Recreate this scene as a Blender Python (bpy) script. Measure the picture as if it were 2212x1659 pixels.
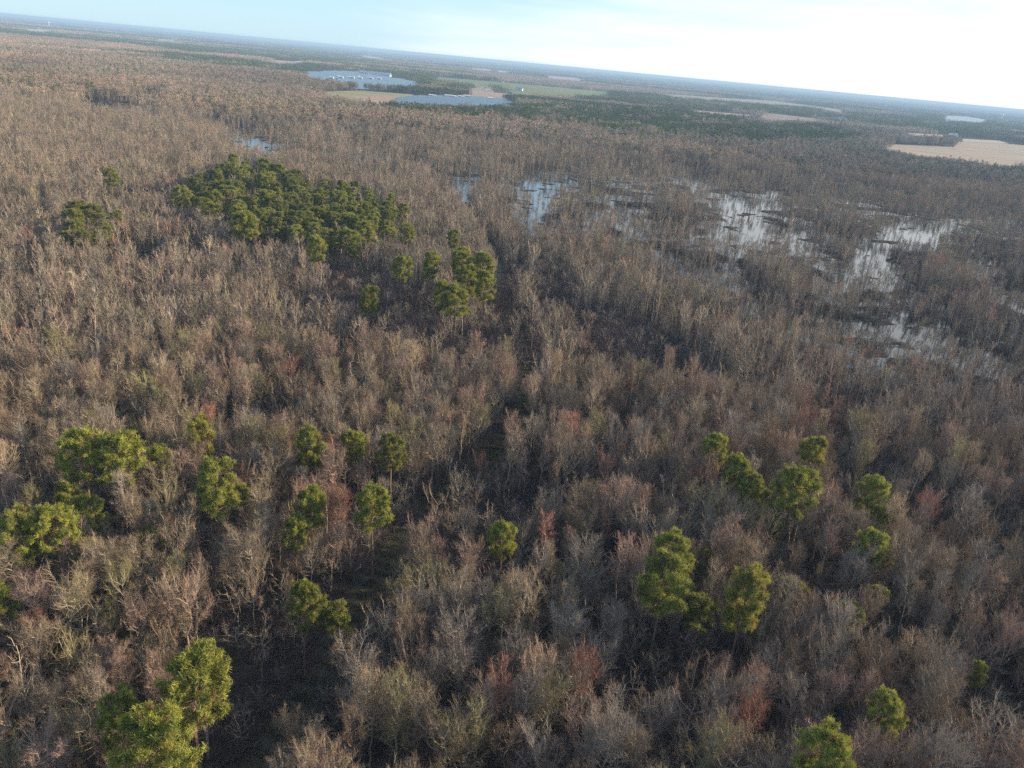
import bpy, math, random
import numpy as np
from mathutils import Matrix, Vector

for o in list(bpy.data.objects):
    bpy.data.objects.remove(o)
S = bpy.context.scene
C = S.collection
R_ = math.radians

# ------------------------------------------------------------------ camera
H = 95.0            # the drone's height above the swamp, metres
F = 1683.0          # focal length in pixels of a 2212-wide picture
PITCH, ROLL = R_(22.4), R_(5.4)
cam = bpy.data.cameras.new('camera')
camo = bpy.data.objects.new('camera', cam)
C.objects.link(camo)
cam.sensor_width = 36
cam.lens = 36 * F / 2212
cam.clip_start = 1
cam.clip_end = 80000
M3 = Matrix.Rotation(math.pi / 2 - PITCH, 3, 'X') @ Matrix.Rotation(ROLL, 3, 'Z')
camo.matrix_world = Matrix.Translation((0, 0, H)) @ M3.to_4x4()
S.camera = camo
RM = np.array(M3)

# ------------------------------------------------------------------ sun, sky, exposure
SUN_AZ, SUN_EL = R_(74), R_(17)     # clockwise from the view direction (+Y), height over the horizon
sd = bpy.data.lights.new('sun', 'SUN')
sd.energy = 5.0
sd.angle = R_(0.53)
sd.color = (1.0, 0.82, 0.60)
so = bpy.data.objects.new('sun', sd)
C.objects.link(so)
sdir = Vector((math.sin(SUN_AZ) * math.cos(SUN_EL), math.cos(SUN_AZ) * math.cos(SUN_EL), math.sin(SUN_EL)))
so.rotation_euler = sdir.to_track_quat('Z', 'Y').to_euler()
so.location = (0, 0, 200)

W = bpy.data.worlds.new('World')
S.world = W
W.use_nodes = True
nt = W.node_tree
nt.nodes.clear()
N = nt.nodes.new
out = N('ShaderNodeOutputWorld')
bg = N('ShaderNodeBackground')
sky = N('ShaderNodeTexSky')
sky.sky_type = 'NISHITA'
sky.sun_disc = False
sky.sun_elevation = SUN_EL
sky.sun_rotation = SUN_AZ
sky.altitude = 100
sky.air_density = 1.0
sky.dust_density = 0.2
sky.ozone_density = 1.0
bg.inputs['Strength'].default_value = 0.104
tc = N('ShaderNodeTexCoord')
mp = N('ShaderNodeMapping')
mp.inputs['Rotation'].default_value = (0, 0, R_(25))
mp.inputs['Scale'].default_value = (1.0, 2.4, 9.0)
nz = N('ShaderNodeTexNoise')
nz.inputs['Scale'].default_value = 1.5
nz.inputs['Detail'].default_value = 6
nz.inputs['Roughness'].default_value = 0.52
# the cloud bank lies towards the sun: noise biased by the angle to it
dot = N('ShaderNodeVectorMath'); dot.operation = 'DOT_PRODUCT'
dot.inputs[1].default_value = (math.sin(R_(62)), math.cos(R_(62)), 0.12)
b1 = N('ShaderNodeMath'); b1.operation = 'MULTIPLY_ADD'; b1.inputs[1].default_value = 0.62
mr = N('ShaderNodeMapRange')
mr.interpolation_type = 'SMOOTHSTEP'
mr.inputs['From Min'].default_value = 0.66
mr.inputs['From Max'].default_value = 1.04
mix = N('ShaderNodeMix'); mix.data_type = 'RGBA'
mix.inputs[7].default_value = (6.7, 6.9, 7.0, 1)
L = nt.links.new
L(tc.outputs['Generated'], mp.inputs['Vector'])
L(mp.outputs[0], nz.inputs['Vector'])
L(tc.outputs['Generated'], dot.inputs[0])
L(dot.outputs['Value'], b1.inputs[0])
L(nz.outputs['Fac'], b1.inputs[2])
L(b1.outputs[0], mr.inputs['Value'])
L(mr.outputs[0], mix.inputs[0])
tn = N('ShaderNodeVectorMath'); tn.operation = 'MULTIPLY'; tn.inputs[1].default_value = (0.86, 1.0, 1.22)
L(sky.outputs[0], tn.inputs[0])
veil = N('ShaderNodeMix'); veil.data_type = 'RGBA'; veil.inputs[0].default_value = 0.72
veil.inputs[7].default_value = (3.2, 4.9, 6.2, 1)      # pale blue veil added to shift the sky's colour
L(tn.outputs[0], veil.inputs[6])
sx = N('ShaderNodeSeparateXYZ'); vf = N('ShaderNodeMapRange')     # the added veil fades overhead to weaken the sky's light
vf.interpolation_type = 'SMOOTHSTEP'
vf.inputs['From Min'].default_value = 0.12; vf.inputs['From Max'].default_value = 0.55
vf.inputs['To Min'].default_value = 0.75; vf.inputs['To Max'].default_value = 0.0
L(tc.outputs['Generated'], sx.inputs[0]); L(sx.outputs['Z'], vf.inputs['Value']); L(vf.outputs[0], veil.inputs[0])
L(veil.outputs[2], mix.inputs[6])
L(mix.outputs[2], bg.inputs['Color'])
L(bg.outputs[0], out.inputs['Surface'])

vs = S.view_settings
vs.view_transform = 'Standard'
vs.look = 'None'
vs.exposure = 0.76
vs.gamma = 1
S.render.engine = 'CYCLES'
cy = S.cycles
cy.max_bounces = 4
cy.diffuse_bounces = 2
cy.glossy_bounces = 2
cy.transmission_bounces = 1
cy.volume_bounces = 0
cy.transparent_max_bounces = 4
cy.use_denoising = False
cy.denoiser = 'OPENIMAGEDENOISE'
cy.denoising_input_passes = 'RGB_ALBEDO_NORMAL'
cy.denoising_prefilter = 'ACCURATE'
cy.use_adaptive_sampling = False
cy.sample_clamp_indirect = 3
cy.volume_step_rate = 1
S.render.use_persistent_data = False

# ------------------------------------------------------------------ helpers
rng = np.random.default_rng(7)

def at(px, py, z=0.0):
    """a point of the photograph (2212-wide pixels) as a place in the world at height z"""
    d = RM @ np.array([(px - 1106) / F, (829.5 - py) / F, -1.0])
    t = (z - H) / d[2]
    return np.array([d[0] * t, d[1] * t, z])

def proj(x, y, z):
    p = np.stack([x, y, np.asarray(z) - H + 0 * x], -1) @ RM
    w = -p[..., 2]
    w = np.where(w < 1, 1, w)
    return 1106 + F * p[..., 0] / w, 829.5 - F * p[..., 1] / w, np.where(-p[..., 2] < 1, -1, w)

def hsh(ix, iy, s):
    v = np.sin(ix * 127.1 + iy * 311.7 + s * 74.7) * 43758.5453
    return v - np.floor(v)

def vnoise(x, y, s=0):
    ix, iy = np.floor(x), np.floor(y)
    fx, fy = x - ix, y - iy
    fx = fx * fx * (3 - 2 * fx); fy = fy * fy * (3 - 2 * fy)
    a = hsh(ix, iy, s); b = hsh(ix + 1, iy, s); c = hsh(ix, iy + 1, s); d = hsh(ix + 1, iy + 1, s)
    return a + (b - a) * fx + (c - a) * fy + (a - b - c + d) * fx * fy

def fbm(x, y, scale, s=0, octv=3):
    v, amp, tot = 0, 1, 0
    for k in range(octv):
        v = v + amp * vnoise(x / scale * 2 ** k + 17 * k, y / scale * 2 ** k - 9 * k, s + k)
        tot += amp; amp *= 0.5
    return v / tot

def inside(poly, x, y):
    r = np.zeros(x.shape, bool)
    n = len(poly)
    for i in range(n):
        x0, y0 = poly[i]; x1, y1 = poly[(i + 1) % n]
        c = ((y0 > y) != (y1 > y)) & (x < (x1 - x0) * (y - y0) / (y1 - y0 + 1e-9) + x0)
        r ^= c
    return r

def edge_dist(pts, x, y, closed=True):
    d = np.full(x.shape, 1e9)
    n = len(pts)
    for i in range(n if closed else n - 1):
        a = pts[i]; b = pts[(i + 1) % n]
        vx, vy = b[0] - a[0], b[1] - a[1]
        t = np.clip(((x - a[0]) * vx + (y - a[1]) * vy) / (vx * vx + vy * vy + 1e-9), 0, 1)
        d = np.minimum(d, np.hypot(x - a[0] - t * vx, y - a[1] - t * vy))
    return d

def sdist(poly, x, y):
    """distance inside a polygon is positive, outside negative"""
    d = edge_dist(poly, x, y)
    return np.where(inside(poly, x, y), d, -d)

def P(lst, z=0.0):
    return [tuple(at(q[0], q[1], q[2] if len(q) > 2 else z)[:2]) for q in lst]

def tag(o, label=None, cat=None, group=None, kind=None):
    if label: o['label'] = label
    if cat: o['category'] = cat
    if group: o['group'] = group
    if kind: o['kind'] = kind
    return o

def mesh(name, V, T, mat=None, col=None, smooth=False):
    """V (n,3), T (m,3) or (m,4)"""
    me = bpy.data.meshes.new(name)
    V = np.asarray(V, np.float32); T = np.asarray(T, np.int32)
    me.vertices.add(len(V)); me.vertices.foreach_set('co', V.ravel())
    k = T.shape[1]
    me.loops.add(T.size); me.loops.foreach_set('vertex_index', T.ravel())
    me.polygons.add(len(T))
    me.polygons.foreach_set('loop_start', np.arange(0, T.size, k, dtype=np.int32))
    me.polygons.foreach_set('loop_total', np.full(len(T), k, np.int32))
    me.update(calc_edges=True)
    me.polygons.foreach_set('use_smooth', np.full(len(T), smooth))
    if col is not None:
        a = me.attributes.new('col', 'FLOAT_COLOR', 'POINT')
        c = np.ones((len(V), 4), np.float32); c[:, :3] = col
        c[:, 3] = np.where((np.abs(c[:, :3] - LIMB).max(1) < 1e-3) | (np.abs(c[:, :3] - BARK).max(1) < 1e-3), 0.35, 1.0)
        a.data.foreach_set('color', c.ravel())
    if mat: me.materials.append(mat)
    return me

def link(name, me, parent=None):
    o = bpy.data.objects.new(name, me)
    C.objects.link(o)
    if parent: o.parent = parent
    return o

def empty(name, loc, rz=0.0, s=1.0):
    o = bpy.data.objects.new(name, None)
    o.empty_display_size = 0.5
    C.objects.link(o)
    o.location = loc; o.rotation_euler = (0, 0, rz); o.scale = (s, s, s)
    return o

# ------------------------------------------------------------------ materials
def mat_new(name):
    m = bpy.data.materials.new(name); m.use_nodes = True
    t = m.node_tree
    return m, t, t.nodes['Principled BSDF']

def simple(name, rgb, rough=0.8, noise=0.0, scale=1.0, metal=0.0, spec=0.3):
    m, t, b = mat_new(name)
    b.inputs['Base Color'].default_value = (*rgb, 1)
    b.inputs['Roughness'].default_value = rough
    b.inputs['Metallic'].default_value = metal
    b.inputs['Specular IOR Level'].default_value = spec
    if noise:
        tcn = t.nodes.new('ShaderNodeTexCoord')
        n = t.nodes.new('ShaderNodeTexNoise'); n.inputs['Scale'].default_value = scale; n.inputs['Detail'].default_value = 5
        r = t.nodes.new('ShaderNodeMapRange'); r.inputs['To Min'].default_value = 1 - noise; r.inputs['To Max'].default_value = 1 + noise
        v = t.nodes.new('ShaderNodeVectorMath'); v.operation = 'SCALE'; v.inputs[0].default_value = rgb
        t.links.new(tcn.outputs['Object'], n.inputs['Vector']); t.links.new(n.outputs['Fac'], r.inputs['Value'])
        t.links.new(r.outputs[0], v.inputs['Scale']); t.links.new(v.outputs[0], b.inputs['Base Color'])
    return m

def veg(name, rough=0.85, spec=0.15, transl=0.0):
    """mesh colour attribute times the tree's own tint"""
    m, t, b = mat_new(name)
    a = t.nodes.new('ShaderNodeAttribute'); a.attribute_name = 'col'
    i = t.nodes.new('ShaderNodeAttribute'); i.attribute_type = 'INSTANCER'; i.attribute_name = 'tint'
    mxt = t.nodes.new('ShaderNodeMix'); mxt.data_type = 'RGBA'; mxt.inputs[6].default_value = (1, 1, 1, 1)
    t.links.new(a.outputs['Alpha'], mxt.inputs[0]); t.links.new(i.outputs['Color'], mxt.inputs[7])
    v = t.nodes.new('ShaderNodeVectorMath'); v.operation = 'MULTIPLY'
    t.links.new(a.outputs['Color'], v.inputs[0]); t.links.new(mxt.outputs[2], v.inputs[1])
    t.links.new(v.outputs[0], b.inputs['Base Color'])
    b.inputs['Roughness'].default_value = rough
    b.inputs['Specular IOR Level'].default_value = spec
    if transl:
        tr = t.nodes.new('ShaderNodeBsdfTranslucent'); mx = t.nodes.new('ShaderNodeMixShader'); mx.inputs[0].default_value = transl
        t.links.new(v.outputs[0], tr.inputs['Color']); t.links.new(b.outputs[0], mx.inputs[1]); t.links.new(tr.outputs[0], mx.inputs[2])
        t.links.new(mx.outputs[0], t.nodes['Material Output'].inputs['Surface'])
    return m

M_WOOD = veg('bark_and_twigs')
M_NEEDLE = veg('pine_needles', 0.6, 0.3, 0.25)
M_WHITE = simple('white_paint', (0.80, 0.80, 0.78), 0.5, 0.06, 0.3)
M_ROOF = simple('grey_roof', (0.22, 0.22, 0.23), 0.6, 0.15, 0.4)
M_METALROOF = simple('metal_roof', (0.42, 0.50, 0.56), 0.4, 0.08, 0.2)
M_BRICK = simple('red_brick', (0.36, 0.16, 0.11), 0.8, 0.2, 0.5)
M_GLASS = simple('window_glass', (0.03, 0.04, 0.05), 0.1)
M_PANEL = simple('solar_panel', (0.17, 0.245, 0.29), 0.3, 0.06, 0.03, 0.0, 0.4)
M_STEEL = simple('galvanised_steel', (0.45, 0.46, 0.47), 0.4, 0.1, 1.0, 0.6)

# ------------------------------------------------------------------ the lie of the land
TRACK = P([(470, 1850), (520, 1720), (575, 1640), (640, 1550), (705, 1440), (760, 1340), (830, 1220), (930, 1110), (1040, 1020), (1105, 930), (1150, 850), (1140, 780), (1090, 700), (1085, 610), (1060, 540), (1020, 480), (1000, 440), (985, 410)])
CLEAR_ = [([(700, 610), (760, 590), (860, 625), (930, 640), (960, 690), (1020, 700), (1070, 640), (1110, 600), (1125, 690), (1090, 760), (960, 770), (860, 720), (760, 690), (700, 650)]),
         ([(1230, 700), (1330, 690), (1420, 720), (1560, 760), (1540, 800), (1420, 790), (1300, 770), (1230, 740)]),
         ([(1160, 600), (1230, 610), (1260, 650), (1190, 660), (1150, 640)])]
PONDS_ = [([(1570, 415), (1600, 408), (1625, 440), (1645, 470), (1740, 488), (1720, 520), (1640, 530), (1560, 528), (1470, 535), (1500, 505), (1545, 488), (1562, 455)]),
         ([(1890, 482), (1950, 468), (2040, 480), (2065, 505), (2000, 525), (1930, 540), (1875, 530)]),
         ([(1850, 540), (1930, 545), (1960, 590), (1915, 625), (1880, 612), (1835, 580)]),
         ([(1765, 560), (1795, 556), (1800, 580), (1778, 588)]),
         ([(1915, 676), (1970, 688), (2045, 728), (2120, 750), (2230, 768), (2230, 800), (2090, 778), (1995, 750), (1925, 708)]),
         ([(1120, 385), (1150, 368), (1240, 372), (1235, 410), (1200, 440), (1140, 440), (1110, 410)]),
         ([(950, 410), (985, 385), (1035, 378), (1030, 400), (1000, 424), (968, 424)]),
         ([(1095, 455), (1160, 452), (1200, 470), (1170, 485), (1110, 480)]),
         ([(300, 195), (350, 198), (360, 210), (310, 212)]),
         ([(190, 222), (235, 218), (300, 224), (285, 232), (195, 232)]),
         ([(480, 282), (560, 280), (620, 305), (600, 325), (520, 308)]),
         ([(2080, 555), (2150, 560), (2160, 585), (2095, 580)]),
         ([(2150, 620), (2230, 630), (2230, 670), (2160, 650)])]
SWAMP = P([(420, 235), (760, 300), (1050, 355), (1400, 335), (1800, 400), (2320, 470), (2320, 900), (2000, 900), (1790, 830), (1560, 740), (1350, 600), (1050, 480), (900, 430), (600, 345), (330, 262), (150, 240), (170, 205)])
STREAK = P([(1700, 930), (1760, 880), (1860, 830), (2000, 800), (1960, 900), (1900, 1010), (1810, 1080), (1680, 1060)])
BROKEN = [P([(1420, 520), (1600, 530), (1850, 455), (2060, 455), (2300, 520), (2300, 830), (1980, 830), (1840, 700), (1700, 620), (1500, 575)]),
          P([(1090, 360), (1240, 350), (1360, 380), (1300, 440), (1200, 500), (1090, 485)]),
          P([(480, 275), (600, 280), (900, 330), (880, 350), (620, 335), (500, 310)]),
          P([(180, 205), (300, 190), (400, 205), (380, 225), (200, 238)])]
z15 = 15
FIELDS = {
 'stubble_field':  (P([(1895, 321, 10), (1930, 312), (2060, 318), (2075, 302), (2300, 322), (2400, 334), (2400, 372, z15), (2160, 352, z15), (1990, 334, z15)]), (0.36, 0.29, 0.20)),
 'brown_field':    (P([(1622, 254, z15), (1657, 244), (1736, 253), (1778, 259), (1774, 263, z15), (1673, 262, z15)]), (0.24, 0.19, 0.15)),
 'long_field':     (P([(1440, 203), (1533, 210), (1673, 218), (1821, 237), (1824, 243, z15), (1751, 231, z15), (1640, 223, z15), (1533, 215, z15), (1440, 208, z15)]), (0.28, 0.25, 0.17)),
 'strip_field':    (P([(1495, 238), (1620, 248), (1620, 252, z15), (1495, 242, z15)]), (0.34, 0.27, 0.19)),
 'green_field':    (P([(935, 165), (1010, 172), (1100, 179), (1230, 191), (1320, 199), (1312, 206, z15), (1185, 205, z15), (1129, 196, z15), (1085, 184, z15), (1010, 177, z15), (930, 170, z15)]), (0.15, 0.19, 0.045)),
 'fallow_field':   (P([(700, 198), (780, 196), (890, 204), (905, 212), (870, 222, z15), (780, 218, z15), (700, 204, z15)]), (0.30, 0.27, 0.11)),
 'bare_earth':     (P([(765, 208), (830, 207), (895, 213), (868, 220, z15), (800, 218, z15)]), (0.38, 0.27, 0.17)),
 'dirt_lot':       (P([(1015, 190), (1060, 188), (1068, 200), (1130, 204), (1150, 212), (1060, 214), (1010, 210)]), (0.36, 0.28, 0.20)),
 'pale_field':     (P([(55, 62), (110, 64), (112, 69, z15), (55, 68, z15)]), (0.52, 0.47, 0.38)),
 'far_field':      (P([(1180, 163), (1260, 170), (1258, 175, z15), (1180, 168, z15)]), (0.40, 0.34, 0.26)),
 'distant_field':  (P([(779, 119), (831, 125), (830, 129, z15), (779, 123, z15)]), (0.50, 0.42, 0.34)),
 'narrow_field':   (P([(1014, 147), (1060, 150), (1060, 154, z15), (1014, 151, z15)]), (0.46, 0.36, 0.28)),
 'small_field':    (P([(1073, 152), (1100, 154), (1100, 158, z15), (1073, 156, z15)]), (0.48, 0.38, 0.30)),
 'hazy_field':     (P([(339, 83), (385, 87), (385, 91, z15), (339, 87, z15)]), (0.50, 0.42, 0.34)),
 'rosy_field':     (P([(1955, 287), (2036, 292), (2036, 297, z15), (1955, 292, z15)]), (0.40, 0.30, 0.24)),
 'clay_field':     (P([(585, 129), (650, 134), (650, 139, z15), (585, 134, z15)]), (0.44, 0.33, 0.25)),
 'sandy_field':    (P([(2078, 300), (2160, 304), (2180, 309, 2), (2080, 305, 2)]), (0.45, 0.36, 0.26)),
}
FARMS = {   # solar farms
 'the left solar farm': P([(650, 155), (720, 153), (790, 156), (840, 166), (910, 179), (905, 185, z15), (780, 180, z15), (655, 163, z15)]),
 'the middle solar farm': P([(840, 211), (920, 206), (1010, 209), (1115, 217), (1110, 224, z15), (1000, 224, z15), (850, 220, z15)]),
 'the far right solar farm': P([(2040, 250), (2090, 252), (2135, 260), (2128, 266, z15), (2080, 262, z15), (2035, 256, z15)]),
}
YARDS = P([(1770, 252), (1830, 256), (1850, 268), (1775, 266)]), P([(1110, 192), (1155, 192), (1165, 203), (1115, 201)]), P([(2030, 290), (2070, 292), (2080, 302, 5), (2020, 300, 5)])
OPEN = [f[0] for f in FIELDS.values()] + list(FARMS.values()) + list(YARDS)
PLANTATION = P([(800, 222, z15), (1110, 222, z15), (1500, 232, z15), (1640, 266, z15), (1780, 268, z15), (1870, 292, z15), (1650, 300, z15), (1480, 290, z15), (1200, 262, z15), (1000, 244, z15), (840, 232, z15)])

def drop(poly_px, z):
    """what stands in front hides the near bank: carry it towards the camera"""
    cy_ = sum(q[1] for q in poly_px) / len(poly_px)
    return P([(q[0], q[1], z if q[1] > cy_ else 0) for q in poly_px])

CLEAR = [drop(c, 11) for c in CLEAR_]
PONDS = [drop(c, 12 if sum(q[1] for q in c) / len(c) < 340 else (6 if sum(q[0] for q in c) / len(c) < 1300 else 3)) for c in PONDS_]

def pond_f(x, y):
    """positive where the swamp stands open, in metres from its bank"""
    w = (fbm(x, y, 13, 3, 4) - 0.5) * 28
    w2 = (fbm(x, y, 13, 13, 4) - 0.5) * 28
    f = np.full(x.shape, -1e3)
    for p in PONDS:
        cx = np.mean([q[0] for q in p]); cy = np.mean([q[1] for q in p])
        m = np.hypot(x - cx, y - cy) < 320
        if m.any():
            f[m] = np.maximum(f[m], sdist(p, x[m] + w[m], y[m] + w2[m]))
    f = np.where(fbm(x, y, 11, 63, 3) > 0.66, np.minimum(f, -3), f)      # islets of brush
    return f

def wet_f(x, y):
    """0..1: how far the ground is under shallow water among the trees"""
    m = sdist(SWAMP, x, y)
    k = np.clip((m + 30) / 90, 0, 1)
    n = fbm(x, y, 26, 21, 4)
    kb = np.zeros(x.shape)
    for b_ in BROKEN: kb = np.maximum(kb, np.clip(sdist(b_, x, y) / 20 + 0.3, 0, 1))
    n = n * (1 - 0.5 * kb) + 0.5 * kb * fbm(x, y, 9, 23, 3)
    a = np.clip((n - 0.57 + 0.16 * k * (1 - kb) + 0.135 * kb) * 8, 0, 1) * (k > 0)
    s = np.clip(sdist(STREAK, x, y) / 25, 0, 1) * np.clip((fbm(x, y, 12, 31, 3) - 0.43) * 7, 0, 1)
    return np.maximum(a * k, s)

def height(x, y):
    base = (fbm(x, y, 40, 5, 3) - 0.5) * 0.7 + 0.25
    p = np.clip(pond_f(x, y) / 6 + 0.5, 0, 1)
    w = np.maximum(p, wet_f(x, y))
    return base * (1 - w) - 0.75 * w

def ax(lo, hi, step, far):
    core = np.arange(lo, hi + step, step)
    g, v, s = [], hi + step, step * 1.25
    while v < far:
        v += s; s *= 1.22; g.append(v)
    g2, v, s = [], lo, step * 1.25
    while v > -far:
        v -= s; s *= 1.22; g2.append(v)
    return np.array(g2[::-1] + list(core) + g)

FAR = 32000
gx, gy = ax(-760, 760, 3.0, FAR), ax(60, 1260, 3.0, FAR)
X, Y = np.meshgrid(gx, gy)
near = (X > -820) & (X < 800) & (Y > 0) & (Y < 1330)
Z = np.zeros_like(X)
Z[near] = height(X[near], Y[near])
nx, ny = len(gx), len(gy)
idx = np.arange(nx * ny).reshape(ny, nx)
Tq = np.stack([idx[:-1, :-1], idx[:-1, 1:], idx[1:, 1:], idx[1:, :-1]], -1).reshape(-1, 4)

mg, t, b = mat_new('forest_floor')
b.inputs['Roughness'].default_value = 0.95; b.inputs['Specular IOR Level'].default_value = 0.1
tcn = t.nodes.new('ShaderNodeTexCoord')
def tnoise(sc, det=5):
    n = t.nodes.new('ShaderNodeTexNoise'); n.inputs['Scale'].default_value = sc; n.inputs['Detail'].default_value = det
    t.links.new(tcn.outputs['Object'], n.inputs['Vector']); return n
n1, n2 = tnoise(0.35, 8), tnoise(0.02, 4)
cr = t.nodes.new('ShaderNodeValToRGB')
cr.color_ramp.elements[0].position = 0.35; cr.color_ramp.elements[0].color = (0.028, 0.024, 0.021, 1)
cr.color_ramp.elements[1].position = 0.7; cr.color_ramp.elements[1].color = (0.10, 0.080, 0.060, 1)
cr2 = t.nodes.new('ShaderNodeValToRGB')
cr2.color_ramp.elements[0].position = 0.42; cr2.color_ramp.elements[0].color = (0.7, 0.72, 0.72, 1)
cr2.color_ramp.elements[1].position = 0.6; cr2.color_ramp.elements[1].color = (1.1, 1.05, 0.95, 1)
mm = t.nodes.new('ShaderNodeVectorMath'); mm.operation = 'MULTIPLY'
t.links.new(n1.outputs['Fac'], cr.inputs[0]); t.links.new(n2.outputs['Fac'], cr2.inputs[0])
t.links.new(cr.outputs[0], mm.inputs[0]); t.links.new(cr2.outputs[0], mm.inputs[1])
t.links.new(mm.outputs[0], b.inputs['Base Color'])
g = link('ground', mesh('ground', np.stack([X.ravel(), Y.ravel(), Z.ravel()], -1), Tq, mg, smooth=True))
tag(g, 'dark leaf littered forest floor running flat to the horizon', 'ground', kind='structure')

# water
mw, t, b = mat_new('swamp_water')
b.inputs['Base Color'].default_value = (0.012, 0.014, 0.013, 1)
b.inputs['Roughness'].default_value = 0.06
b.inputs['IOR'].default_value = 1.33
b.inputs['Specular IOR Level'].default_value = 0.8
n = t.nodes.new('ShaderNodeTexNoise'); n.inputs['Scale'].default_value = 0.5; n.inputs['Detail'].default_value = 3
tcn = t.nodes.new('ShaderNodeTexCoord'); bp = t.nodes.new('ShaderNodeBump'); bp.inputs['Strength'].default_value = 0.05; bp.inputs['Distance'].default_value = 0.3
t.links.new(tcn.outputs['Object'], n.inputs['Vector']); t.links.new(n.outputs['Fac'], bp.inputs['Height']); t.links.new(bp.outputs[0], b.inputs['Normal'])
wv = [(-800, 150, -0.3), (780, 150, -0.3), (780, 1320, -0.3), (-800, 1320, -0.3)]
w = link('water', mesh('water', wv, [(0, 1, 2, 3)], mw))
tag(w, 'shallow swamp water reflecting the pale sky between the trees', 'water', kind='structure')

# grassy track as its own sheet
mt, t, b = mat_new('track_grass')
b.inputs['Roughness'].default_value = 0.95
tcn = t.nodes.new('ShaderNodeTexCoord'); n = t.nodes.new('ShaderNodeTexNoise'); n.inputs['Scale'].default_value = 0.5; n.inputs['Detail'].default_value = 6
t.links.new(tcn.outputs['Object'], n.inputs['Vector'])
cr = t.nodes.new('ShaderNodeValToRGB'); cr.color_ramp.elements[0].position = 0.38; cr.color_ramp.elements[0].color = (0.030, 0.034, 0.018, 1)
cr.color_ramp.elements[1].position = 0.66; cr.color_ramp.elements[1].color = (0.085, 0.070, 0.042, 1)
t.links.new(n.outputs['Fac'], cr.inputs[0]); t.links.new(cr.outputs[0], b.inputs['Base Color'])
pts = []
for i in range(len(TRACK) - 1):
    a, c = np.array(TRACK[i]), np.array(TRACK[i + 1])
    k = max(2, int(np.hypot(*(c - a)) / 3))
    for j in range(k): pts.append(a + (c - a) * j / k)
pts = np.array(pts)
for _ in range(12): pts[1:-1] = (pts[:-2] + 2 * pts[1:-1] + pts[2:]) / 4
tg = np.gradient(pts, axis=0); tg /= np.linalg.norm(tg, axis=1)[:, None]
nm = np.stack([-tg[:, 1], tg[:, 0]], -1)
cols = np.linspace(-1, 1, 7)
TV = []
for j, c in enumerate(cols):
    wdt = 2.6 + 1.2 * fbm(pts[:, 0] + 50 * c, pts[:, 1], 6, 9)
    q = pts + nm * (c * wdt)[:, None]
    TV.append(np.column_stack([q, height(q[:, 0], q[:, 1]) + 0.07 - 0.03 * abs(c)]))
TV = np.array(TV); k, m_ = TV.shape[:2]
ii = np.arange(k * m_).reshape(k, m_)
TT = np.stack([ii[:-1, :-1], ii[:-1, 1:], ii[1:, 1:], ii[1:, :-1]], -1).reshape(-1, 4)[:, ::-1]
tr = link('path', mesh('path', TV.reshape(-1, 3), TT, mt, smooth=True))
tag(tr, 'shaded grassy track winding between the bare trees', 'path', kind='structure')

# fields
def sheet(name, poly, z, mat):
    from mathutils.geometry import tessellate_polygon
    V = [Vector((p[0], p[1], z)) for p in poly]
    T = tessellate_polygon([V])
    T = [tri if (V[tri[1]] - V[tri[0]]).cross(V[tri[2]] - V[tri[0]]).z > 0 else tri[::-1] for tri in T]
    return link(name, mesh(name, [tuple(v) for v in V], T, mat))
FL = {'distant_field': 'pale sliver of field above the warehouse near the horizon', 'narrow_field': 'thin pinkish field left of the small pale one in the woods above the green field',
      'small_field': 'small pale field right of the thin pinkish one above the green field', 'hazy_field': 'pale sliver of field near the far left white barn',
      'rosy_field': 'rosy strip of field behind the dark copse at right', 'clay_field': 'clay coloured sliver of field beside the white barn above the left solar farm',
      'stubble_field': 'wide tan stubble field at the right edge behind the swamp forest', 'brown_field': 'bare brown field in front of the small farmstead right of centre',
      'long_field': 'long thin tan and green field below the right hand horizon', 'strip_field': 'narrow tan strip of field left of the bare brown field',
      'green_field': 'long bright green field beyond the middle solar farm', 'fallow_field': 'fallow field with yellow grass and bare earth left of the middle solar farm',
      'bare_earth': 'patch of bare orange earth on the fallow field',
      'dirt_lot': 'sandy farmyard lot behind the middle solar farm', 'pale_field': 'pale sandy field near the horizon at far left',
      'far_field': 'thin pale field in the woods above the green field', 'sandy_field': 'pale sandy strip along the ditch at right'}
for fi_, (k_, (poly, rgb)) in enumerate(FIELDS.items()):
    m, t, b = mat_new(k_ + '_soil')
    b.inputs['Roughness'].default_value = 0.95
    tcn = t.nodes.new('ShaderNodeTexCoord'); mpn = t.nodes.new('ShaderNodeMapping'); mpn.inputs['Rotation'].default_value = (0, 0, 0.5); mpn.inputs['Scale'].default_value = (0.006, 0.07, 1)
    n = t.nodes.new('ShaderNodeTexNoise'); n.inputs['Scale'].default_value = 1; n.inputs['Detail'].default_value = 6; n.inputs['Roughness'].default_value = 0.6
    cr = t.nodes.new('ShaderNodeValToRGB'); e = cr.color_ramp.elements
    e[0].position = 0.35; e[0].color = (rgb[0] * 0.62, rgb[1] * 0.66, rgb[2] * 0.74, 1); e[1].position = 0.68; e[1].color = (rgb[0] * 1.25, rgb[1] * 1.15, rgb[2] * 1.1, 1)
    t.links.new(tcn.outputs['Object'], mpn.inputs[0]); t.links.new(mpn.outputs[0], n.inputs['Vector']); t.links.new(n.outputs['Fac'], cr.inputs[0]); t.links.new(cr.outputs[0], b.inputs['Base Color'])
    tag(sheet(k_, poly, 0.35 + 0.02 * fi_, m), FL[k_], 'field', kind='structure')

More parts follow.
